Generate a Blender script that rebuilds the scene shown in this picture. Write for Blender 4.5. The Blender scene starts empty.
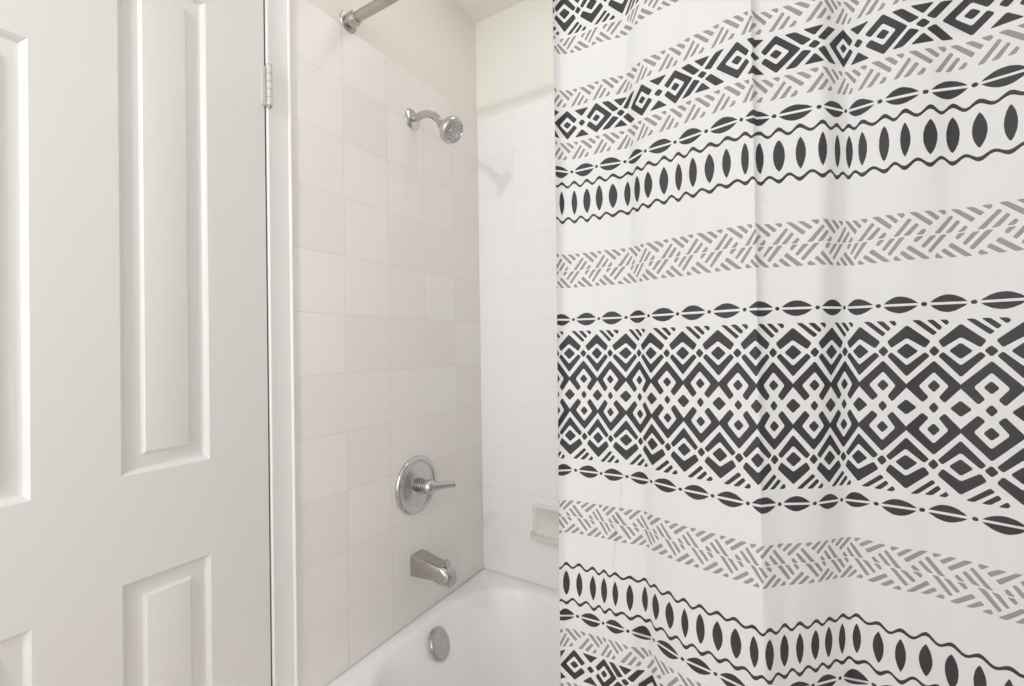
import bpy, bmesh, math, random
from mathutils import Vector, Matrix
from mathutils.geometry import delaunay_2d_cdt
random.seed(7)
C = bpy.context.scene.collection
PI = math.pi
H = 1.215                      # height of the eye above the floor; z below is measured from the eye, +H lifts it
D = 1.415                      # tiled back wall of the tub
TILE = 0.1545

# ------------------------------------------------------------------ materials
def mat(name, col, rough=0.5, metal=0.0, coat=0.0, bump=0.0, bscale=20.0, spec=0.5, var=0.0):
    m = bpy.data.materials.new(name); m.use_nodes = True
    nt = m.node_tree; b = nt.nodes['Principled BSDF']
    b.inputs['Base Color'].default_value = (*col, 1); b.inputs['Roughness'].default_value = rough
    b.inputs['Metallic'].default_value = metal; b.inputs['Coat Weight'].default_value = coat
    b.inputs['Specular IOR Level'].default_value = spec
    tc = nt.nodes.new('ShaderNodeTexCoord')
    n = nt.nodes.new('ShaderNodeTexNoise'); n.inputs['Scale'].default_value = bscale; n.inputs['Detail'].default_value = 3
    nt.links.new(tc.outputs['Object'], n.inputs['Vector'])
    if bump:
        bp = nt.nodes.new('ShaderNodeBump'); bp.inputs['Strength'].default_value = bump; bp.inputs['Distance'].default_value = 0.01
        nt.links.new(n.outputs['Fac'], bp.inputs['Height']); nt.links.new(bp.outputs['Normal'], b.inputs['Normal'])
    if var:
        r = nt.nodes.new('ShaderNodeMapRange'); r.inputs['To Min'].default_value = rough - var; r.inputs['To Max'].default_value = rough + var
        nt.links.new(n.outputs['Fac'], r.inputs['Value']); nt.links.new(r.outputs['Result'], b.inputs['Roughness'])
    return m

def tile_mat(name, axis, off, c1, c2, grout):
    m = bpy.data.materials.new(name); m.use_nodes = True
    nt = m.node_tree; N = nt.nodes; L = nt.links; b = N['Principled BSDF']
    tc = N.new('ShaderNodeTexCoord'); sep = N.new('ShaderNodeSeparateXYZ'); L.new(tc.outputs['Object'], sep.inputs[0])
    cmb = N.new('ShaderNodeCombineXYZ')
    def add(sock, v):
        a = N.new('ShaderNodeMath'); a.operation = 'ADD'; L.new(sock, a.inputs[0]); a.inputs[1].default_value = v; return a.outputs[0]
    L.new(add(sep.outputs[axis], off + 20 * TILE), cmb.inputs[0])
    L.new(add(sep.outputs[2], -(0.3998 + H) + 40 * TILE), cmb.inputs[1])
    def brick(mortar, smooth):
        k = N.new('ShaderNodeTexBrick'); k.offset = 0; k.squash = 1
        k.inputs['Scale'].default_value = 1; k.inputs['Brick Width'].default_value = TILE; k.inputs['Row Height'].default_value = TILE
        k.inputs['Mortar Size'].default_value = mortar; k.inputs['Mortar Smooth'].default_value = smooth; k.inputs['Bias'].default_value = 0
        k.inputs['Color1'].default_value = (*c1, 1); k.inputs['Color2'].default_value = (*c2, 1); k.inputs['Mortar'].default_value = (*grout, 1)
        L.new(cmb.outputs[0], k.inputs['Vector']); return k
    k = brick(0.0011, 0.4); L.new(k.outputs['Color'], b.inputs['Base Color'])
    k2 = brick(0.0030, 1.0)
    nz = N.new('ShaderNodeTexNoise'); nz.inputs['Scale'].default_value = 7; nz.inputs['Detail'].default_value = 1; L.new(tc.outputs['Object'], nz.inputs['Vector'])
    b1 = N.new('ShaderNodeBump'); b1.inputs['Strength'].default_value = 0.08; b1.inputs['Distance'].default_value = 0.01; L.new(nz.outputs['Fac'], b1.inputs['Height'])
    b2 = N.new('ShaderNodeBump'); b2.invert = True; b2.inputs['Strength'].default_value = 0.35; b2.inputs['Distance'].default_value = 0.001
    L.new(k2.outputs['Fac'], b2.inputs['Height']); L.new(b1.outputs['Normal'], b2.inputs['Normal']); L.new(b2.outputs['Normal'], b.inputs['Normal'])
    b.inputs['Roughness'].default_value = 0.27
    return m

M_paint  = mat('painted_wall', (0.82, 0.785, 0.70), 0.6, bump=0.05, bscale=60)
M_plain  = mat('plain_wall', (0.84, 0.84, 0.835), 0.6, bump=0.05, bscale=60)
M_backw  = mat('back_wall_paint', (0.83, 0.815, 0.765), 0.6, bump=0.05, bscale=60)
M_ceil   = mat('ceiling_paint', (0.87, 0.845, 0.79), 0.75, bump=0.06, bscale=60)
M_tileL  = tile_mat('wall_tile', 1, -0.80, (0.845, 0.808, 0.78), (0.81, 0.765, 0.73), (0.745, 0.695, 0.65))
M_tileB  = tile_mat('wall_tile_back_lit', 0, 0.0, (0.89, 0.888, 0.88), (0.88, 0.873, 0.858), (0.835, 0.82, 0.80))  # same tile in a paler copy: the light on the back wall is in its colour
M_door   = mat('door_paint', (0.745, 0.728, 0.70), 0.34, bump=0.02, bscale=30)
M_trim   = mat('trim_paint', (0.88, 0.87, 0.85), 0.30, bump=0.02, bscale=30)
M_tub    = mat('tub_enamel', (0.86, 0.853, 0.838), 0.30, coat=0.12, var=0.03, bscale=8)
M_ceram  = mat('soap_dish_ceramic', (0.76, 0.73, 0.69), 0.15, coat=0.3)
M_chrome = mat('chrome', (0.58, 0.57, 0.56), 0.13, metal=1, var=0.05, bscale=60)
M_dull   = mat('worn_chrome', (0.50, 0.48, 0.465), 0.26, metal=1, var=0.06, bscale=60)
M_nickel = mat('brushed_nickel', (0.50, 0.475, 0.42), 0.34, metal=1, var=0.06, bscale=90)
M_gapshade   = mat('gap_shade', (0.05, 0.045, 0.04), 0.6)
M_rubber = mat('nozzle_grey', (0.23, 0.22, 0.21), 0.55)
M_floor  = mat('floor_tile', (0.60, 0.52, 0.46), 0.4, bump=0.05)
M_hinge  = mat('hinge_paint', (0.66, 0.635, 0.59), 0.28)
M_white  = mat('curtain_fabric', (0.855, 0.86, 0.865), 0.85, bump=0.10, bscale=700, spec=0.2)
def translucent(m, fac, col):
    nt = m.node_tree; b = nt.nodes['Principled BSDF']; out = nt.nodes['Material Output']
    t = nt.nodes.new('ShaderNodeBsdfTranslucent'); t.inputs['Color'].default_value = (*col, 1)
    x = nt.nodes.new('ShaderNodeMixShader'); x.inputs[0].default_value = fac
    nt.links.new(b.outputs[0], x.inputs[1]); nt.links.new(t.outputs[0], x.inputs[2]); nt.links.new(x.outputs[0], out.inputs['Surface'])
translucent(M_white, 0.35, (0.85, 0.85, 0.845))
M_black  = mat('curtain_black_print', (0.034, 0.031, 0.033), 0.6, bump=0.10, bscale=700, spec=0.45)
M_grey   = mat('curtain_grey_print', (0.30, 0.285, 0.27), 0.8, bump=0.10, bscale=700, spec=0.2)

# ------------------------------------------------------------------ helpers
def obj(name, bm, m, parent=None, smooth=False, angle=40):
    me = bpy.data.meshes.new(name); bmesh.ops.recalc_face_normals(bm, faces=bm.faces[:])
    bm.to_mesh(me); bm.free()
    for x in (m if isinstance(m, (list, tuple)) else [m]): me.materials.append(x)
    o = bpy.data.objects.new(name, me); C.objects.link(o)
    if smooth:
        for p in me.polygons: p.use_smooth = True
        me.set_sharp_from_angle(angle=math.radians(angle))
    if parent:
        o.parent = parent; o.matrix_parent_inverse = BASE[parent.name].inverted()
    BASE[o.name] = BASE[parent.name] @ Matrix() if parent else Matrix()
    if parent: BASE[o.name] = Matrix()
    return o
BASE = {}
def tag(o, label, cat, group=None, kind=None):
    o['label'] = label; o['category'] = cat
    if group: o['group'] = group
    if kind: o['kind'] = kind
    return o
def thing(name, label, cat, loc, kind=None):
    o = bpy.data.objects.new(name, None); C.objects.link(o); o.location = loc; o.empty_display_size = 0.05
    BASE[o.name] = Matrix.Translation(loc); return tag(o, label, cat, kind=kind)
def box(bm, x0, x1, y0, y1, z0, z1, bev=0.0, seg=2):
    r = bmesh.ops.create_cube(bm, size=1, matrix=Matrix.Translation(((x0+x1)/2, (y0+y1)/2, (z0+z1)/2)) @ Matrix.Diagonal((x1-x0, y1-y0, z1-z0, 1)))
    if bev:
        es = list({e for v in r['verts'] for e in v.link_edges})
        bmesh.ops.bevel(bm, geom=es, offset=bev, segments=seg, affect='EDGES', profile=0.5)
def frame_of(axis, up=Vector((0, 0, 1))):
    a = Vector(axis).normalized()
    if abs(a.dot(up)) > 0.98: up = Vector((0, 1, 0))
    s = up.cross(a).normalized(); return a, s, a.cross(s)
def lathe(bm, org, axis, prof, n=48):
    """prof: (distance along axis, radius)"""
    a, s, t = frame_of(axis); org = Vector(org); rings = []
    for d, r in prof:
        if r < 1e-6: rings.append([bm.verts.new(org + a*d)])
        else: rings.append([bm.verts.new(org + a*d + (s*math.cos(2*PI*i/n) + t*math.sin(2*PI*i/n))*r) for i in range(n)])
    for A, B in zip(rings, rings[1:]):
        for i in range(n):
            j = (i+1) % n
            if len(A) == 1 and len(B) == 1: continue
            if len(A) == 1: bm.faces.new((A[0], B[i], B[j]))
            elif len(B) == 1: bm.faces.new((A[i], A[j], B[0]))
            else: bm.faces.new((A[i], A[j], B[j], B[i]))
    for R, f in ((rings[0], 1), (rings[-1], 0)):
        if len(R) > 1: bm.faces.new(R)
def tube(bm, pts, rad, n=24):
    pts = [Vector(p) for p in pts]; rings = []; s0 = None
    for i, p in enumerate(pts):
        d = (pts[min(i+1, len(pts)-1)] - pts[max(i-1, 0)]).normalized()
        if s0 is None: _, s, _ = frame_of(d)
        else: s = (s0 - d*s0.dot(d)).normalized()
        s0 = s; t = d.cross(s); r = rad[i] if isinstance(rad, (list, tuple)) else rad
        rings.append([bm.verts.new(p + (s*math.cos(2*PI*k/n) + t*math.sin(2*PI*k/n))*r) for k in range(n)])
    for A, B in zip(rings, rings[1:]):
        for k in range(n): bm.faces.new((A[k], A[(k+1) % n], B[(k+1) % n], B[k]))
    bm.faces.new(rings[0]); bm.faces.new(rings[-1])
def loft(bm, rings, cap0=True, cap1=True):
    R = [[bm.verts.new(p) for p in r] for r in rings]; n = len(R[0])
    for A, B in zip(R, R[1:]):
        for k in range(n): bm.faces.new((A[k], A[(k+1) % n], B[(k+1) % n], B[k]))
    if cap0: bm.faces.new(R[0])
    if cap1: bm.faces.new(R[-1])
    return R
def rrect(x0, x1, y0, y1, r, n=10):
    pts = []
    for cx, cy, a in ((x1-r, y1-r, 0), (x0+r, y1-r, 90), (x0+r, y0+r, 180), (x1-r, y0+r, 270)):
        for i in range(n+1):
            t = math.radians(a + 90*i/n); pts.append((cx + r*math.cos(t), cy + r*math.sin(t)))
    return pts
def bezier(p0, p1, p2, n=12):
    p0, p1, p2 = map(Vector, (p0, p1, p2))
    return [p0*(1-t)**2 + p1*2*t*(1-t) + p2*t*t for t in [i/n for i in range(n+1)]]

# ------------------------------------------------------------------ the room
RX, FY = 1.525, -1.05           # right wall, wall behind the viewer
CZ = 1.236                      # ceiling above the eye
bm = bmesh.new(); box(bm, -0.12, RX+0.1, FY-0.1, D+0.1, -0.1, 0)
tag(obj('floor', bm, M_floor), 'bathroom floor of plain pale tile', 'floor', kind='structure')
bm = bmesh.new(); box(bm, -0.12, RX+0.1, FY-0.1, D+0.1, CZ+H, CZ+H+0.1)
tag(obj('ceiling', bm, M_ceil), 'flat cream painted ceiling over the tub', 'ceiling', kind='structure')
DY0, DY1, DZ1 = -0.072, 0.5875, 0.822       # door leaf extents
bm = bmesh.new()
box(bm, -0.12, 0, 0.5917, D+0.1, 0, CZ+H)
box(bm, -0.12, 0, FY-0.1, DY0-0.004, 0, CZ+H)
box(bm, -0.12, 0, DY0-0.004, DY1+0.004, DZ1+0.004+H, CZ+H)
tag(obj('wall_left', bm, M_paint), 'cream painted wall above the tile, carrying the shower fittings', 'wall', kind='structure')
bm = bmesh.new(); box(bm, 0, RX, D, D+0.1, 0, CZ+H)
tag(obj('wall_back', bm, M_backw), 'pale painted wall along the back of the tub', 'wall', kind='structure')
bm = bmesh.new(); box(bm, RX, RX+0.1, FY-0.1, D+0.1, 0, CZ+H)
tag(obj('wall_right', bm, M_plain), 'plain wall at the far end of the tub behind the curtain', 'wall', kind='structure')
bm = bmesh.new(); box(bm, 0, RX, FY-0.1, FY, 0, CZ+H)
tag(obj('wall_front', bm, M_plain), 'plain painted wall opposite the tub', 'wall', kind='structure')
TZ = 0.3998 + 3*TILE            # top of the tile
def tiles(name, m, x0, x1, y0, y1, lab):
    bm = bmesh.new(); box(bm, x0, x1, y0, y1, -0.875+H, TZ+H, 0.004, 3)
    tag(obj(name, bm, m, smooth=True), lab, 'wall tile', kind='structure')
TT = 0.007
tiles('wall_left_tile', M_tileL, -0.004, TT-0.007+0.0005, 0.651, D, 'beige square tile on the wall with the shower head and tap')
tiles('wall_back_tile', M_tileB, 0.0, RX, D-0.0005, D+0.004, 'square tile along the back wall of the tub, coloured lighter for the light on it')

# door casing between the door and the tile
bm = bmesh.new()
prof = [(0.0, 0.5918), (0.0030, 0.5918), (0.0042, 0.5930), (0.0042, 0.5965), (0.0025, 0.5995), (0.0025, 0.6430), (0.0055, 0.6450), (0.0060, 0.6485), (0.004, 0.651), (0.0, 0.651)]
loft(bm, [[(x, y, z+H) for x, y in prof] for z in (-H, 0.90)])
tag(obj('trim_1', bm, M_trim, smooth=True, angle=50), 'narrow white door casing beside the beige tile', 'door casing', kind='structure')
bm = bmesh.new(); box(bm, 0, 0.012, DY0-0.07, 0.5915, DZ1+0.004+H, 0.90+H, 0.002)
tag(obj('trim_2', bm, M_trim), 'white casing board across the top of the panelled door', 'door casing', kind='structure')
bm = bmesh.new(); box(bm, 0, 0.012, DY0-0.07, DY0-0.005, 0, DZ1+0.0035+H, 0.002)
tag(obj('trim_3', bm, M_trim), 'white casing on the latch side of the panelled door', 'door casing', kind='structure')

# ------------------------------------------------------------------ the panelled door
door = thing('door_1', 'white painted panelled door hinged beside the tub', 'door', (-0.018, DY1, 0.008), kind='structure')
bm = bmesh.new()
ys = [(0.070-0.06, 0.2135), (0.3245, 0.4675)]      # two columns of panels
panels = [(ys[0][0]+0.0, ys[0][1], -0.2265, 0.4890), (ys[1][0], ys[1][1], -0.2175, 0.7080),
          (ys[0][0], ys[0][1], -1.00, -0.4225), (ys[1][0], ys[1][1], -1.00, -0.4070), (ys[0][0], ys[0][1], 0.585, 0.708)]
XF = 0.0
def strips(y0, y1, holes):
    """front face of one column with rectangular holes (sorted by z)"""
    z = 0.008-H
    for h in sorted(holes, key=lambda q: q[2]) + [None]:
        zt = h[2] if h else DZ1
        if zt > z: quad(y0, y1, z, zt)
        if h:
            z = h[3]
V = {}
def v(x, y, z):
    k = (round(x, 5), round(y, 5), round(z, 5))
    if k not in V: V[k] = bm.verts.new((x, y, z+H))
    return V[k]
def quad(y0, y1, z0, z1, x=XF):
    bm.faces.new((v(x, y0, z0), v(x, y1, z0), v(x, y1, z1), v(x, y0, z1)))
quad(DY0, ys[0][0], 0.008-H, DZ1); quad(ys[0][1], ys[1][0], 0.008-H, DZ1); quad(ys[1][1], DY1, 0.008-H, DZ1)
strips(*ys[0], [p for p in panels if p[0] == ys[0][0]]); strips(*ys[1], [p for p in panels if p[0] == ys[1][0]])
steps = [(0, 0), (0.0015, -0.0012), (0.0045, -0.0035), (0.0075, -0.0085), (0.0095, -0.0095), (0.013, -0.0098), (0.031, -0.0070), (0.034, -0.0050), (0.0365, -0.0022), (0.039, -0.0015)]
for y0, y1, z0, z1 in panels:
    prev = None
    for o_, x in steps:
        r = [v(x, y0+o_, z0+o_), v(x, y1-o_, z0+o_), v(x, y1-o_, z1-o_), v(x, y0+o_, z1-o_)]
        if prev:
            for i in range(4): bm.faces.new((prev[i], prev[(i+1) % 4], r[(i+1) % 4], r[i]))
        prev = r
    bm.faces.new(prev)
# edges and back of the leaf
for a, b in (((DY0, 0.008-H), (DY1, 0.008-H)), ((DY1, 0.008-H), (DY1, DZ1)), ((DY1, DZ1), (DY0, DZ1)), ((DY0, DZ1), (DY0, 0.008-H))):
    bm.faces.new((v(XF, *a), v(XF, *b), v(-0.035, *b), v(-0.035, *a)))
quad(DY0, DY1, 0.008-H, DZ1, -0.035)
obj('door_leaf', bm, M_door, door, smooth=True, angle=22)
# hinge: leaf on the door face, five knuckles, pin
bm = bmesh.new(); box(bm, -0.001, 0.0040, 0.5805, 0.5895, 0.5505+H, 0.6405+H, 0.001)
hinge = obj('hinge', bm, M_hinge, door); hinge['label'] = 'painted butt hinge leaf'
for k in range(5):
    z0 = 0.551 + k*0.0181; bm = bmesh.new(); lathe(bm, (0.0100, 0.5935, z0+H), (0, 0, 1), [(0, 0.0050), (0.0008, 0.0060), (0.0168, 0.0060), (0.0176, 0.0050)], 20)
    obj('knuckle', bm, M_hinge, hinge, smooth=True)
for z, d in ((0.6412, 1), (0.5508, -1)):
    bm = bmesh.new(); lathe(bm, (0.0100, 0.5935, z+H), (0, 0, d), [(0, 0.0042), (0.002, 0.0058), (0.0042, 0.0048), (0.0055, 0)], 16)
    obj('hinge_pin', bm, M_dull if d < 0 else M_hinge, hinge, smooth=True)
# near-black strip in the hinge gap, its colour standing in for the shade
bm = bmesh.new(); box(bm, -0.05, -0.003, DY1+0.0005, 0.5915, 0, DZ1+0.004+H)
tag(obj('gap_shade_strip', bm, M_gapshade), 'dark strip painted as the shade in the gap along the hinge side', 'gap shade', kind='structure')

# ------------------------------------------------------------------ bathtub
TF = 0.655; RZ = -0.838
tub = thing('bathtub', 'white enamel bathtub under the tap, half hidden by the curtain', 'bathtub', (0.76, 1.035, 0))
bm = bmesh.new()
def ring(x0, x1, y0, y1, r, z): return [(x, y, z+H) for x, y in rrect(x0, x1, y0, y1, r, 14)]
X1 = RX-0.002; YB = D-0.002; X0 = 0.002
rings = [ring(X0, X1, TF, YB, 0.004, -H+0.001), ring(X0, X1, TF, YB, 0.004, RZ-0.02), ring(X0, X1, TF+0.003, YB, 0.006, RZ-0.008),
         ring(X0, X1, TF+0.010, YB, 0.008, RZ-0.001), ring(X0+0.002, X1-0.002, TF+0.018, YB-0.002, 0.010, RZ),
         ring(0.036, 1.465, 0.712, 1.368, 0.20, RZ), ring(0.044, 1.457, 0.719, 1.362, 0.20, RZ-0.003), ring(0.052, 1.448, 0.724, 1.357, 0.20, RZ-0.011),
         ring(0.060, 1.44, 0.728, 1.353, 0.195, RZ-0.024), ring(0.105, 1.40, 0.745, 1.338, 0.18, RZ-0.10), ring(0.150, 1.33, 0.758, 1.325, 0.17, RZ-0.19),
         ring(0.185, 1.26, 0.775, 1.312, 0.16, RZ-0.255), ring(0.215, 1.22, 0.800, 1.292, 0.15, RZ-0.285), ring(0.26, 1.17, 0.84, 1.255, 0.13, RZ-0.298)]
loft(bm, rings, True, True)
obj('tub_shell', bm, M_tub, tub, smooth=True, angle=60)
ax = Vector((0.87, 0.20, 0.45)).normalized()
oc = Vector((0.0855, 1.060, -0.893+H))
bm = bmesh.new(); lathe(bm, oc - ax*0.006, ax, [(0, 0.045), (0.006, 0.0455), (0.0095, 0.0440), (0.0112, 0.040), (0.0120, 0.030), (0.0125, 0.012), (0.0126, 0)], 56)
ov = obj('overflow_plate', bm, M_dull, tub, smooth=True); ov['label'] = 'round chrome overflow plate'
bm = bmesh.new(); lathe(bm, oc + ax*0.006, ax, [(0, 0.0052), (0.0012, 0.0050), (0.0018, 0.0036), (0.0019, 0)], 20)
obj('screw', bm, M_chrome, ov, smooth=True)

# ------------------------------------------------------------------ tub spout
sp = thing('tub_spout', 'chrome tub spout with a diverter knob below the shower handle', 'tap', (0, 1.056, -0.68+H))
bm = bmesh.new()
def sec(x, zt, zb, hw, r, dx=0.0):
    cz = (zt+zb)/2
    return [(x + dx*(zz-cz)/max(1e-6, (zt-zb)/2), 1.056+yy, zz+H) for yy, zz in rrect(-hw, hw, zb, zt, r, 6)]
loft(bm, [sec(0, -0.634, -0.700, 0.0295, 0.008), sec(0.004, -0.634, -0.700, 0.0298, 0.009), sec(0.030, -0.637, -0.699, 0.029, 0.010), sec(0.065, -0.642, -0.697, 0.0278, 0.011),
          sec(0.088, -0.645, -0.6955, 0.0268, 0.012, 0.002), sec(0.100, -0.647, -0.699, 0.0262, 0.012, 0.003), sec(0.105, -0.648, -0.703, 0.0258, 0.012, 0.004), sec(0.118, -0.6505, -0.7045, 0.0250, 0.014, 0.003),
          sec(0.130, -0.656, -0.7045, 0.0235, 0.015, 0.0), sec(0.138, -0.663, -0.7045, 0.0215, 0.015, 0.0), sec(0.1425, -0.671, -0.7035, 0.018, 0.014, 0.0)])
obj('spout_body', bm, M_dull, sp, smooth=True, angle=50)
bm = bmesh.new(); lathe(bm, (0.120, 1.056, -0.6515+H), (0.12, 0, 1), [(0, 0.0045), (0.010, 0.0040), (0.011, 0.0075), (0.014, 0.0085), (0.018, 0.0075), (0.0195, 0.004), (0.02, 0)], 24)
obj('diverter_knob', bm, M_chrome, sp, smooth=True)
bm = bmesh.new(); lathe(bm, (0.122, 1.056, -0.7035+H), (0, 0, -1), [(-0.004, 0.0135), (0.003, 0.0135), (0.0032, 0.011), (-0.003, 0.010), (-0.0032, 0)], 24)
obj('outlet', bm, M_dull, sp, smooth=True)

# ------------------------------------------------------------------ shower valve
vc = Vector((0, 1.056, -0.4255+H))
va = thing('shower_valve', 'round chrome shower control plate with a lever handle on the beige tile', 'tap', vc)
bm = bmesh.new(); lathe(bm, vc, (1, 0, 0), [(0, 0.0885), (0.004, 0.0890), (0.008, 0.0875), (0.0115, 0.0830), (0.0125, 0.0770), (0.0110, 0.0715), (0.0085, 0.0690), (0.0085, 0.0640), (0.0100, 0.0600), (0.0135, 0.050), (0.0165, 0.040), (0.0180, 0.031), (0.0185, 0.024), (0.0186, 0)], 72)
obj('escutcheon', bm, M_chrome, va, smooth=True, angle=35)
bm = bmesh.new(); lathe(bm, vc, (1, 0, 0), [(0.016, 0.0225), (0.021, 0.0225), (0.0215, 0.0195), (0.024, 0.0195), (0.0245, 0.0220), (0.029, 0.0220), (0.0295, 0.0190), (0.032, 0.0190), (0.0325, 0.0215), (0.037, 0.0215), (0.038, 0.018), (0.046, 0.017), (0.046, 0)], 40)
obj('stem_sleeve', bm, M_dull, va, smooth=True, angle=30)
bm = bmesh.new(); lathe(bm, vc, (1, 0, 0), [(0.042, 0.014), (0.044, 0.0200), (0.050, 0.0228), (0.060, 0.0228), (0.067, 0.0200), (0.072, 0.0140), (0.0745, 0.007), (0.075, 0)], 40)
hub = obj('handle_hub', bm, M_chrome, va, smooth=True)
hp = vc + Vector((0.060, 0, 0.001)); hd = Vector((0.52, 0.85, -0.04)).normalized()
tip = hp + hd*0.098
bm = bmesh.new(); tube(bm, [hp + hd*q for q in (0.004, 0.020, 0.035, 0.055, 0.070, 0.0775, 0.0800, 0.0805)], [0.0150, 0.0128, 0.0108, 0.0100, 0.0102, 0.0098, 0.0075, 0.003])
obj('lever', bm, M_chrome, va, smooth=True)

# ------------------------------------------------------------------ shower head and arm
fc = Vector((0, 1.060, 0.7185+H))
sh = thing('showerhead', 'small chrome shower head on a bent arm above the tap', 'shower head', fc)
bm = bmesh.new(); lathe(bm, fc, (1, 0, 0), [(0, 0.0315), (0.002, 0.0318), (0.0045, 0.0300), (0.008, 0.024), (0.0105, 0.0165), (0.0115, 0.0115), (0.0115, 0)], 48)
obj('flange', bm, M_chrome, sh, smooth=True)
j0 = Vector((0.1240, 1.056, 0.6690+H)); hax = Vector((0.80, -0.03, -0.60)).normalized()
bm = bmesh.new()
pts = [fc + Vector((0.004, 0, 0)), fc + Vector((0.03, 0, 0.001))] + bezier(fc + Vector((0.045, -0.001, 0.0015)), Vector((0.092, 1.057, 0.7180+H)), j0 - hax*0.003, 14)
tube(bm, pts, 0.0112)
obj('shower_arm', bm, M_chrome, sh, smooth=True)
bm = bmesh.new(); lathe(bm, j0, hax, [(-0.004, 0.0118), (0.0, 0.0145), (0.010, 0.0150), (0.016, 0.0145), (0.018, 0.0125), (0.024, 0.0115), (0.024, 0)], 32)
obj('ball_joint', bm, M_nickel, sh, smooth=True, angle=35)
hb = j0 + hax*0.020
bm = bmesh.new(); lathe(bm, hb, hax, [(0, 0.0), (0.0, 0.0125), (0.004, 0.0165), (0.008, 0.0260), (0.013, 0.0335), (0.020, 0.0380), (0.028, 0.0392), (0.0355, 0.0388), (0.0395, 0.0365), (0.041, 0.033), (0.0408, 0.031), (0.0385, 0.0295), (0.0385, 0)], 56)
hd_o = obj('head_shell', bm, M_chrome, sh, smooth=True, angle=50)
bm = bmesh.new(); lathe(bm, hb + hax*0.0365, hax, [(0, 0.0290), (0.0030, 0.0288), (0.0042, 0.026), (0.0042, 0.0205), (0.003, 0.0195), (0.003, 0.0165), (0.0048, 0.0155), (0.0052, 0.0125), (0.004, 0.0115), (0.0045, 0.005), (0.0055, 0)], 48)
face = obj('spray_face', bm, M_dull, sh, smooth=True, angle=35)
a_, s_, t_ = frame_of(hax)
for rad, n in ((0.0233, 16), (0.0140, 9), (0.0075, 5)):
    for k in range(n):
        bm = bmesh.new(); p = hb + hax*0.0400 + (s_*math.cos(2*PI*k/n) + t_*math.sin(2*PI*k/n))*rad
        lathe(bm, p, hax, [(0, 0.0019), (0.0016, 0.0017), (0.0022, 0.0009), (0.0022, 0)], 10)
        obj('nozzle', bm, M_rubber, face, smooth=True)

# ------------------------------------------------------------------ curtain rod
RY, RZ_ = 0.820, 0.881
rod = thing('shower_curtain_rod', 'brushed metal shower rod fixed to the tiled wall above the tub', 'curtain rod', (0, RY, RZ_+H))
bm = bmesh.new(); lathe(bm, (0.035, RY, RZ_+H), (1, 0, 0), [(0, 0.0130), (1.2, 0.0130), (RX-0.035-0.03, 0.0130)], 40)
obj('rod_tube', bm, M_nickel, rod, smooth=True)
for x, d in ((0, 1), (RX, -1)):
    bm = bmesh.new(); lathe(bm, (x, RY, RZ_+H), (d, 0, 0), [(0, 0.0265), (0.002, 0.0270), (0.0045, 0.0255), (0.0055, 0.0205), (0.0055, 0)], 40)
    fl = obj('flange', bm, M_nickel, rod, smooth=True)
    bm = bmesh.new(); lathe(bm, (x, RY, RZ_+H), (d, 0, 0), [(0.004, 0.0165), (0.012, 0.0168), (0.014, 0.0185), (0.030, 0.0185), (0.0325, 0.0170), (0.040, 0.0165), (0.040, 0.0132), (0.040, 0)], 40)
    obj('collar', bm, M_dull, fl, smooth=True, angle=35)

# ------------------------------------------------------------------ ceramic soap dish
sx0, sx1, sz0, sz1 = 0.218, 0.378, -0.672, -0.553
sd = thing('soap_dish', 'white ceramic soap dish set into the back wall tile', 'soap dish', (0.298, D, sz0+H))
bm = bmesh.new()
def fr(x0, x1, z0, z1, r, y): return [(x, y, z+H) for x, z in rrect(x0, x1, z0, z1, r, 6)]
loft(bm, [fr(sx0, sx1, sz0, sz1, 0.014, D), fr(sx0, sx1, sz0, sz1, 0.014, D-0.006), fr(sx0+0.003, sx1-0.003, sz0+0.003, sz1-0.003, 0.013, D-0.011), fr(sx0+0.009, sx1-0.009, sz0+0.009, sz1-0.009, 0.012, D-0.013),
          fr(sx0+0.016, sx1-0.016, sz0+0.016, sz1-0.016, 0.012, D-0.009), fr(sx0+0.022, sx1-0.022, sz0+0.022, sz1-0.022, 0.012, D-0.003)])
obj('back_plate', bm, M_ceram, sd, smooth=True, angle=70)
bm = bmesh.new()
tr = []
for z, dpt, ins in ((sz0+0.004, 0.012, 0.012), (sz0+0.006, 0.040, 0.006), (sz0+0.012, 0.052, 0.002), (sz0+0.020, 0.057, 0.0), (sz0+0.026, 0.058, 0.0), (sz0+0.027, 0.055, 0.003), (sz0+0.024, 0.050, 0.007), (sz0+0.014, 0.046, 0.012)):
    x0, x1 = sx0+ins, sx1-ins; pts = [(x0, D-0.002), (x1, D-0.002)]
    for i in range(13):
        t = PI*i/12; pts.append(((x0+x1)/2 + (x1-x0)/2*math.copysign(abs(math.cos(t))**0.5, math.cos(t)), D-0.002-dpt*math.sin(t)**0.6))
    tr.append([(x, y, z+H) for x, y in pts])
loft(bm, tr)
obj('tray', bm, M_ceram, sd, smooth=True, angle=50)

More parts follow.
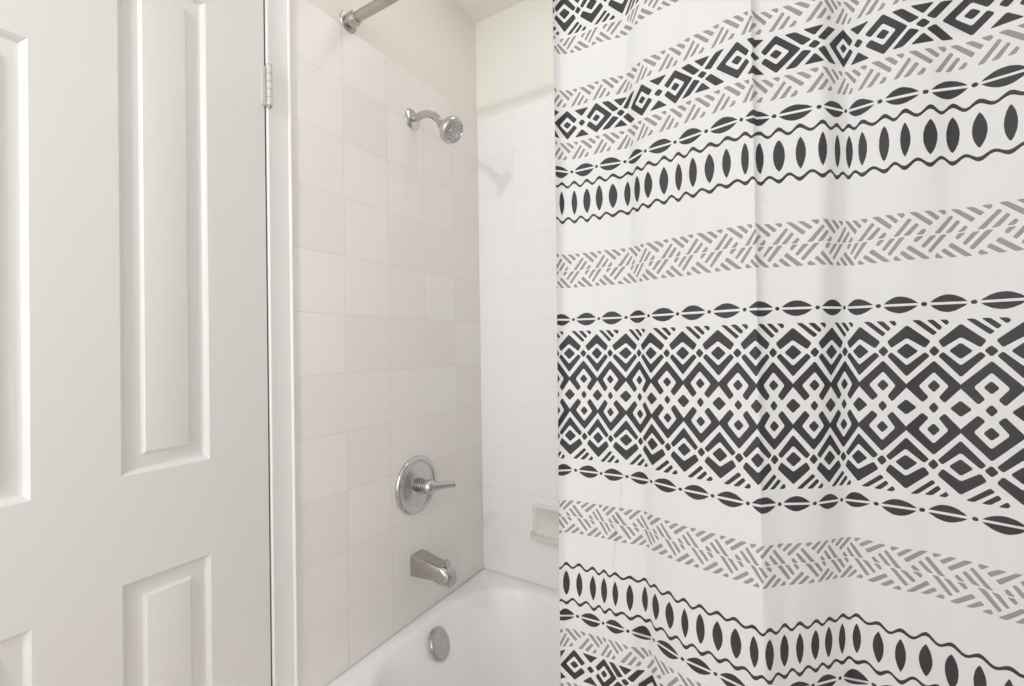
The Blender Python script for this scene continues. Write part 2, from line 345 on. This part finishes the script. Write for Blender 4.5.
# ------------------------------------------------------------------ shower curtain
ROW1 = [[0.633, 0.7978], [0.6544, 0.8064], [0.6789, 0.8092], [0.7049, 0.8064], [0.7295, 0.8094], [0.7559, 0.8145], [0.7772, 0.7983], [0.7995, 0.7876], [0.8267, 0.783], [0.85, 0.7805], [0.8743, 0.7708], [0.8998, 0.7681], [0.9248, 0.7603], [0.9494, 0.7575], [0.9691, 0.77], [0.9927, 0.774], [1.0189, 0.778], [1.0467, 0.7787], [1.0648, 0.8013], [1.0794, 0.8149], [1.0948, 0.811], [1.119, 0.8081], [1.1403, 0.8071], [1.1678, 0.8144], [1.1928, 0.8272], [1.2183, 0.8266], [1.2448, 0.8209]]
ROW2 = [[0.6403, 0.773], [0.6644, 0.7777], [0.6906, 0.7791], [0.7111, 0.7807], [0.7314, 0.7806], [0.7575, 0.7811], [0.7813, 0.7896], [0.8017, 0.7753], [0.8275, 0.7623], [0.8528, 0.7526], [0.8771, 0.7493], [0.9023, 0.7434], [0.9258, 0.7384], [0.9498, 0.7315], [0.9709, 0.7347], [0.9879, 0.7559], [1.0062, 0.7715], [1.0265, 0.793], [1.0429, 0.8096], [1.0606, 0.8287], [1.0785, 0.8401], [1.1024, 0.8309], [1.1261, 0.8242], [1.1538, 0.8288], [1.1773, 0.8166], [1.2018, 0.807], [1.2242, 0.7932]]
def extend(R, edge):
    R = [edge] + R; x, y = R[-1]
    for k in range(11):
        ph = k*0.9; y += 0.008*math.sin(ph+0.6)*(-1 if y > 0.8 else 1) + (0.79-y)*0.15; x += 0.0245; R.append([x, y])
    return R
ROW1 = extend(ROW1, [0.6255, 0.774]); ROW2 = extend(ROW2, [0.6275, 0.757])
S0 = -1                                     # fabric station of the first entry
Z1, Z2, ZC = 0.272, -0.440, -0.084
UNIT = 25.1                                  # millimetres of cloth per station
CREASE = 13.68                               # a sharp ironed-in fold
FOLD = ((0.9617, 0.7572), (0.9645, 0.7288))
def spl(P, t):
    return [0.5*(2*P[1][a] + (P[2][a]-P[0][a])*t + (2*P[0][a]-5*P[1][a]+4*P[2][a]-P[3][a])*t*t + (3*P[1][a]-P[0][a]-3*P[2][a]+P[3][a])*t**3) for a in (0, 1)]
def cr(R, s, row):
    q = min(max(s - S0, 0), len(R)-1.0001); i = int(q); t = q-i
    G = lambda k: R[min(max(k, 0), len(R)-1)]
    c = 13 - S0; K = FOLD[row]
    mir = lambda p: [2*K[0]-p[0], 2*K[1]-p[1]]
    if i == c:
        f = CREASE - 13
        if t < f: return spl([G(c-1), G(c), K, mir(G(c))], t/f)
        return spl([mir(G(c+1)), K, G(c+1), G(c+2)], (t-f)/(1-f))
    if i == c-1: return spl([G(i-1), G(i), G(i+1), K], t)
    if i == c+1: return spl([K, G(i), G(i+1), G(i+2)], t)
    return spl([G(i-1), G(i), G(i+1), G(i+2)], t)
ZTAB = [(-2000, -2.073), (-535, -0.612), (-361, -0.439), (-141, -0.2325), (0, -0.0915), (141, 0.049), (361, 0.2735), (535, 0.449), (2000, 1.914)]
def zof(vv):
    for (a, za), (b, zb) in zip(ZTAB, ZTAB[1:]):
        if vv <= b: return za + (zb-za)*(vv-a)/(b-a)
def wrinkle(vv): return 104 + (vv+240)*0.12 + 1.5*math.sin(vv/17.0)
def cloth(u, vv):
    s = u/UNIT; z = zof(vv)
    w = (Z1 - z)/(Z1 - Z2)
    w = max(0.0, w) if w < 1 else 1 + (w-1)*0.35
    a, b = cr(ROW1, s, 0), cr(ROW2, s, 1)
    x = a[0] + (b[0]-a[0])*w; y = a[1] + (b[1]-a[1])*w
    if z > Z1: y -= 0.010*min(1, (z-Z1)/0.16)*min(1, max(0, (s-19)/5))
    k = min(1, max(0, (-z-0.62)/0.2)); y += (max(y, 0.772) - y)*k
    k = min(1, max(0, (z-0.70)/0.18)); y += (0.806 - y)*k*0.75
    # one thin pulled wrinkle
    if abs(vv+240) < 95:
        d = u - wrinkle(vv)
        y += (0.0022*math.exp(-(d/1.6)**2) - 0.0012*math.exp(-((d+4)/3.0)**2))*(1-abs((vv+240)/95.0)**3)
    return Vector((x, y, z+H))
UL, UR = -0.62*UNIT, 36.5*UNIT
VB, VT = -762.0, 945.0
polys = []
def clip(P):
    for ax_, lim, sg in ((0, UL+0.4, 1), (0, UR-0.4, -1), (1, VB+0.4, 1), (1, VT-0.4, -1)):
        out = []
        for i in range(len(P)):
            a, b = P[i-1], P[i]; da, db = sg*(a[ax_]-lim), sg*(b[ax_]-lim)
            if (da >= 0) != (db >= 0):
                t = da/(da-db); out.append((a[0]+(b[0]-a[0])*t, a[1]+(b[1]-a[1])*t))
            if db >= 0: out.append(b)
        P = out
        if len(P) < 3: return []
    return P
def chaikin(P, r=0.16, mx=2.6):
    out = []
    n = len(P)
    for i in range(n):
        a, b, c = P[i-1], P[i], P[(i+1) % n]
        for q in (a, c):
            L = math.hypot(q[0]-b[0], q[1]-b[1]); t = min(r, mx/max(L, 1e-6)) if L > 0 else 0
            out.append((b[0]+(q[0]-b[0])*t, b[1]+(q[1]-b[1])*t))
    return out
def grow(P, d):
    A = sum(P[i-1][0]*P[i][1]-P[i][0]*P[i-1][1] for i in range(len(P)))
    if A < 0: P = P[::-1]
    n = len(P); out = []
    for i in range(n):
        a, b, c = P[i-1], P[i], P[(i+1) % n]
        e1 = (b[0]-a[0], b[1]-a[1]); e2 = (c[0]-b[0], c[1]-b[1]); l1 = math.hypot(*e1) or 1; l2 = math.hypot(*e2) or 1
        n1 = (e1[1]/l1, -e1[0]/l1); n2 = (e2[1]/l2, -e2[0]/l2); k = 1 + n1[0]*n2[0] + n1[1]*n2[1]
        k = max(k, 0.35)
        out.append((b[0]+d*(n1[0]+n2[0])/k, b[1]+d*(n1[1]+n2[1])/k))
    return out
def put(P, m, rnd=True, jit=0.25, mx=1.6, g=0.0):
    if g: P = grow(P, g)
    if jit: P = [(x+random.uniform(-jit, jit), y+random.uniform(-jit, jit)) for x, y in P]
    if rnd: P = chaikin(P, mx=mx)
    P = clip(P)
    if len(P) < 3: return
    A = sum(P[i-1][0]*P[i][1]-P[i][0]*P[i-1][1] for i in range(len(P)))
    if abs(A) < 0.6: return
    polys.append((P if A > 0 else P[::-1], m))
RNG = range(-3, 42)
def chain(v0):
    for k in range(-2, 21):
        d = (0.82 + 2*k)*UNIT + random.uniform(-0.6, 0.6)
        put([(d+3.1*math.cos(a*PI/4), v0+3.0*math.sin(a*PI/4)) for a in range(8)], 1, False, 0.2)
        c = d + UNIT; hl = 19.6; hh = random.uniform(9.3, 10.2)
        for sg in (1, -1):
            top = [(c + hl*t/7*(1-0.04*(abs(t) == 7)), v0 + sg*(1.7 + hh*(1-abs(t/7)**2.0) + (0.5 if abs(t) == 7 else 0))) for t in range(7, -8, -1)]
            put([(c-hl*0.99, v0+sg*1.7), (c+hl*0.99, v0+sg*1.7)] + top, 1, False, 0.18)
def ovals(v0):
    for k in RNG:
        c = k*UNIT + random.uniform(-0.8, 0.8); w = random.uniform(5.6, 7.6); h = random.uniform(22.6, 24.0); e = random.uniform(0.72, 0.95)
        side = [(w*(1-(t/9)**2)**e, h*t/9) for t in range(-9, 10)]
        P = [(c+a, v0+b) for a, b in side] + [(c-a, v0+b) for a, b in side[-2:0:-1]]
        put(P, 1, False, 0.12)
def wave(v0, sg):
    N = 8
    f = lambda q: (v0 + sg*(4.0+0.7*math.sin(q*0.9))*math.cos(2*PI*q) + 0.6*math.sin(q*1.7), 2.6 + 0.45*math.sin(2*PI*q+1.0))
    for k in RNG:
        qs = [k + i/N for i in range(N+1)]
        P = [(q*UNIT, f(q)[0]-f(q)[1]) for q in qs] + [(q*UNIT, f(q)[0]+f(q)[1]) for q in reversed(qs)]
        put(P, 1, False, 0)
BARS = [[(0, 30), (6.6, 30), (23.1, 14.8), (20, 11)], [(14.3, 30), (20.5, 30), (30.5, 21), (27.5, 17.6)], [(28.8, 30), (36.5, 30), (38, 27), (35.5, 23.8)],
        [(-17.7, 0), (-12, 0), (2.3, 20), (-0.5, 22.5)], [(-6, 0), (-0.2, 0), (9, 13), (6.3, 15.4)], [(7, 0), (13, 0), (16, 5), (13.5, 7.5)]]
def hatch(v0, hgt, rot=False, mir=False, ph=-0.15):
    for k in range(-2, 26):
        x0 = (ph + 1.72*k)*UNIT
        for B in BARS:
            P = []
            for x, y in B:
                y *= hgt/30
                if rot: x, y = 20.5-x, hgt-y
                if mir: y = hgt-y
                P.append((x0+x, v0+y))
            put(P, 2, True, 0.3, 1.2, 0.38)
def big(vc):
    per = 2.17*UNIT; H2 = per/2
    for k in range(-2, 20):
        m = (0.45+2.17*k)*UNIT; h = m + H2
        for sg in (1, -1):
            def q(c, P, dv): put([(c+x, vc + sg*(dv+y)) for x, y in P], 1, g=0.45)
            q(m, [(0, 35.5), (22.8, 13.5), (17.8, 4.8), (0, 18.8), (-17.8, 4.8), (-22.8, 13.5)], 77)
            q(m, [(0, -34.5), (22.3, -6.5), (17.8, -1.6), (0, -20), (-17.8, -1.6), (-22.3, -6.5)], 77)
            q(m, [(0, 10.5), (10.9, 0), (0, -10.5), (-10.9, 0)], 77)
            q(h, [(0, 7), (5.6, 0), (0, -7), (-5.6, 0)], 77)
            q(h, [(-21.9, 42), (-15.4, 42), (2.2, 25), (-1.2, 21.5)], 77)
            q(h, [(-7.9, 42), (-1.2, 42), (8, 32), (5, 28.5)], 77)
            q(h, [(6.5, 42), (13.2, 42), (15.6, 38.5), (13, 35)], 77)
            q(h, [(-27.3, 1.8), (0, 34), (27.3, 1.8), (27.3, -1.8), (11.5, -22), (5.8, -15.5), (16, 0), (0, 20), (-16, 0), (-5.8, -15.5), (-11.5, -22), (-27.3, -1.8)], 29.5)
            q(h, [(0, 8), (6.6, 0), (0, -8), (-6.6, 0)], 29.5)
        put([(m, vc+11), (m-10.7, vc), (m, vc-11), (m+10.7, vc)], 1)
        put([(h, vc+8), (h-5.6, vc), (h, vc-8), (h+5.6, vc)], 1)
def geo(vc):
    for k in range(-2, 8):
        X = (4.6 + 6.05*k)*UNIT
        def q(P, m=1): put([(X+x, vc+y) for x, y in P], m, g=0.6)
        for sx in (1, -1):
            for sy in (1, -1):
                q([(sx*4, sy*8.2), (sx*12.3, sy*4), (sx*31.9, sy*25), (sx*20, sy*25)])
        for sy in (1, -1):
            q([(-10.5, sy*25), (10.5, sy*25), (0, sy*13)])
            q([(79-13, sy*25.5), (79+13, sy*25.5), (79, sy*13)])
        q([(6.3, 0), (0, 5.6), (-6.3, 0), (0, -5.6)])
        q([(79+6.3, 0), (79, 6), (79-6.3, 0), (79, -6)])
        for c, sx in ((50, 1), (108, -1)):
            q([(c+sx*x, y) for x, y in [(19, 8.2), (0, 27), (-29, 0), (0, -27), (19, -8.2), (13.4, -2.4), (0, -15.9), (-17.2, 0), (0, 15.9), (13.4, 2.4)]])
            q([(c+7.2, 0), (c, 6.5), (c-7.2, 0), (c, -6.5)])
big(0); big(803); big(-803)
for sg in (1, -1):
    chain(sg*141); chain(sg*420)
    ovals(sg*361); wave(sg*328, -sg); wave(sg*395, sg)
    geo(sg*510)
hatch(233.5, 30); hatch(201, 30, rot=True)
# the lower double band mirrors the upper one
for v0, r in ((-263.5, False), (-231, True)): hatch(v0, 30, rot=r, mir=True)
hatch(444, 32); hatch(545, 32); hatch(648, 30, rot=True)
hatch(-478, 32); hatch(-577, 32); hatch(-678, 30, rot=True)

pts, faces, fm = [], [], []
for P, m in polys:
    i0 = len(pts); pts += [Vector(p) for p in P]; faces.append(list(range(i0, i0+len(P)))); fm.append(m)
nu = int((UR-UL)/5.5); nv = int((VT-VB)/28)
for i in range(nu+1):
    for j in range(nv+1):
        pts.append(Vector((UL+(UR-UL)*i/nu, VB+(VT-VB)*j/nv)))
for k in range(38):
    vv = -334 + k*5.0
    for d in (-7, -5, -3, -1.6, -0.7, 0, 0.7, 1.6, 3):
        pts.append(Vector((wrinkle(vv)+d, vv)))
edges = []
for j in range(int((VT-VB)/7)):
    for d in (-5, -2.5, 0, 2.5, 5):
        pts.append(Vector((CREASE*UNIT+d, VB+3+7*j)))
        if j: edges.append((len(pts)-1, len(pts)-6))
ov_, oe, of, _, _, fo = delaunay_2d_cdt(pts, edges, faces, 0, 1e-4)
me = bpy.data.meshes.new('shower_curtain')
me.from_pydata([cloth(p.x, p.y) for p in ov_], [], of)
for x in (M_white, M_black, M_grey): me.materials.append(x)
for p, o_ in zip(me.polygons, fo):
    p.material_index = fm[o_[0]] if o_ else 0; p.use_smooth = True
nrm = []
for p in ov_:
    side = 1 if p.x >= CREASE*UNIT else -1
    du = cloth(p.x+0.8, p.y) - cloth(p.x-0.8, p.y) if abs(p.x-CREASE*UNIT) > 1.5 else (cloth(p.x+1.5*side, p.y) - cloth(p.x, p.y))*side; dv = cloth(p.x, p.y+8) - cloth(p.x, p.y-8)
    nrm.append(du.cross(dv).normalized())
me.normals_split_custom_set_from_vertices(nrm)
cur = bpy.data.objects.new('shower_curtain', me); C.objects.link(cur); BASE[cur.name] = Matrix()
tag(cur, 'white shower curtain printed with black and grey tribal bands, hanging from the rod', 'shower curtain')
for k in range(9):      # rings over the rod
    s = 0.8 + k*4.1; p = cloth(s*UNIT, VT-14); bm = bmesh.new()
    n = 28; c = Vector((p.x, RY, RZ_+H-0.006)); r = 0.0215
    rg = [c + Vector((0.0, math.sin(2*PI*i/n)*r*1.0, math.cos(2*PI*i/n)*r)) for i in range(n+1)]
    tube(bm, rg[:-1] + [rg[0]], 0.0013, 8)
    obj('curtain_ring', bm, M_chrome, cur, smooth=True)

# ------------------------------------------------------------------ lights
def area(name, loc, target, sx, sy, power, col, shape='RECTANGLE'):
    l = bpy.data.lights.new(name, 'AREA'); l.shape = shape; l.size = sx; l.size_y = sy; l.energy = power; l.color = col
    o = bpy.data.objects.new(name, l); C.objects.link(o); o.location = loc
    o.rotation_euler = (Vector(target)-Vector(loc)).to_track_quat('-Z', 'Y').to_euler(); return o
COOL = (0.98, 1.0, 1.055)
area('vanity_light', (0.39, -0.80, 0.85+H), (0.50, 1.0, -0.1+H), 0.07, 0.06, 7.0, COOL)
area('front_fill', (0.40, FY+0.03, 0.00+H), (0.50, 1.0, -0.10+H), 0.55, 1.5, 8.2, COOL)  # added broad fill from behind the viewer, not a lamp of the room
area('side_fill', (RX-0.03, -0.50, 0.05+H), (0.0, -0.10, 0.0+H), 0.9, 1.5, 6.0, COOL)  # added soft fill from the right, brightens the left wall and far tile
area('alcove_fill', (0.80, 1.02, CZ-0.012+H), (0.80, 1.02, 0), 1.2, 0.30, 1.6, COOL)  # invented overhead fill that brightens the tub alcove
w = bpy.data.worlds.new('room_air'); bpy.context.scene.world = w; w.use_nodes = True
w.node_tree.nodes['Background'].inputs[0].default_value = (1, 0.98, 0.95, 1); w.node_tree.nodes['Background'].inputs[1].default_value = 0.05

# ------------------------------------------------------------------ camera
yaw, pit, roll, f = 0.5459, 0.0077, -0.0153, 455.0
F = Vector((-math.sin(yaw)*math.cos(pit), math.cos(yaw)*math.cos(pit), math.sin(pit)))
R = Vector((math.cos(yaw), math.sin(yaw), 0)); U = R.cross(F)
R2 = R*math.cos(roll) + U*math.sin(roll); U2 = -R*math.sin(roll) + U*math.cos(roll)
cd = bpy.data.cameras.new('camera'); cam = bpy.data.objects.new('camera', cd); C.objects.link(cam)
cd.sensor_width = 36; cd.sensor_fit = 'HORIZONTAL'; cd.lens = f/1024*36; cd.clip_start = 0.02
Mx = Matrix((R2, U2, -F)).transposed().to_4x4(); Mx.translation = (1.0, 0.0, H); cam.matrix_world = Mx
sc = bpy.context.scene; sc.camera = cam
sc.view_settings.view_transform = 'Standard'; sc.view_settings.look = 'None'; sc.view_settings.gamma = 1; sc.view_settings.use_curve_mapping = False
sc.view_settings.exposure = 0.0
sc.cycles.max_bounces = 12; sc.cycles.diffuse_bounces = 8; sc.cycles.use_denoising = True
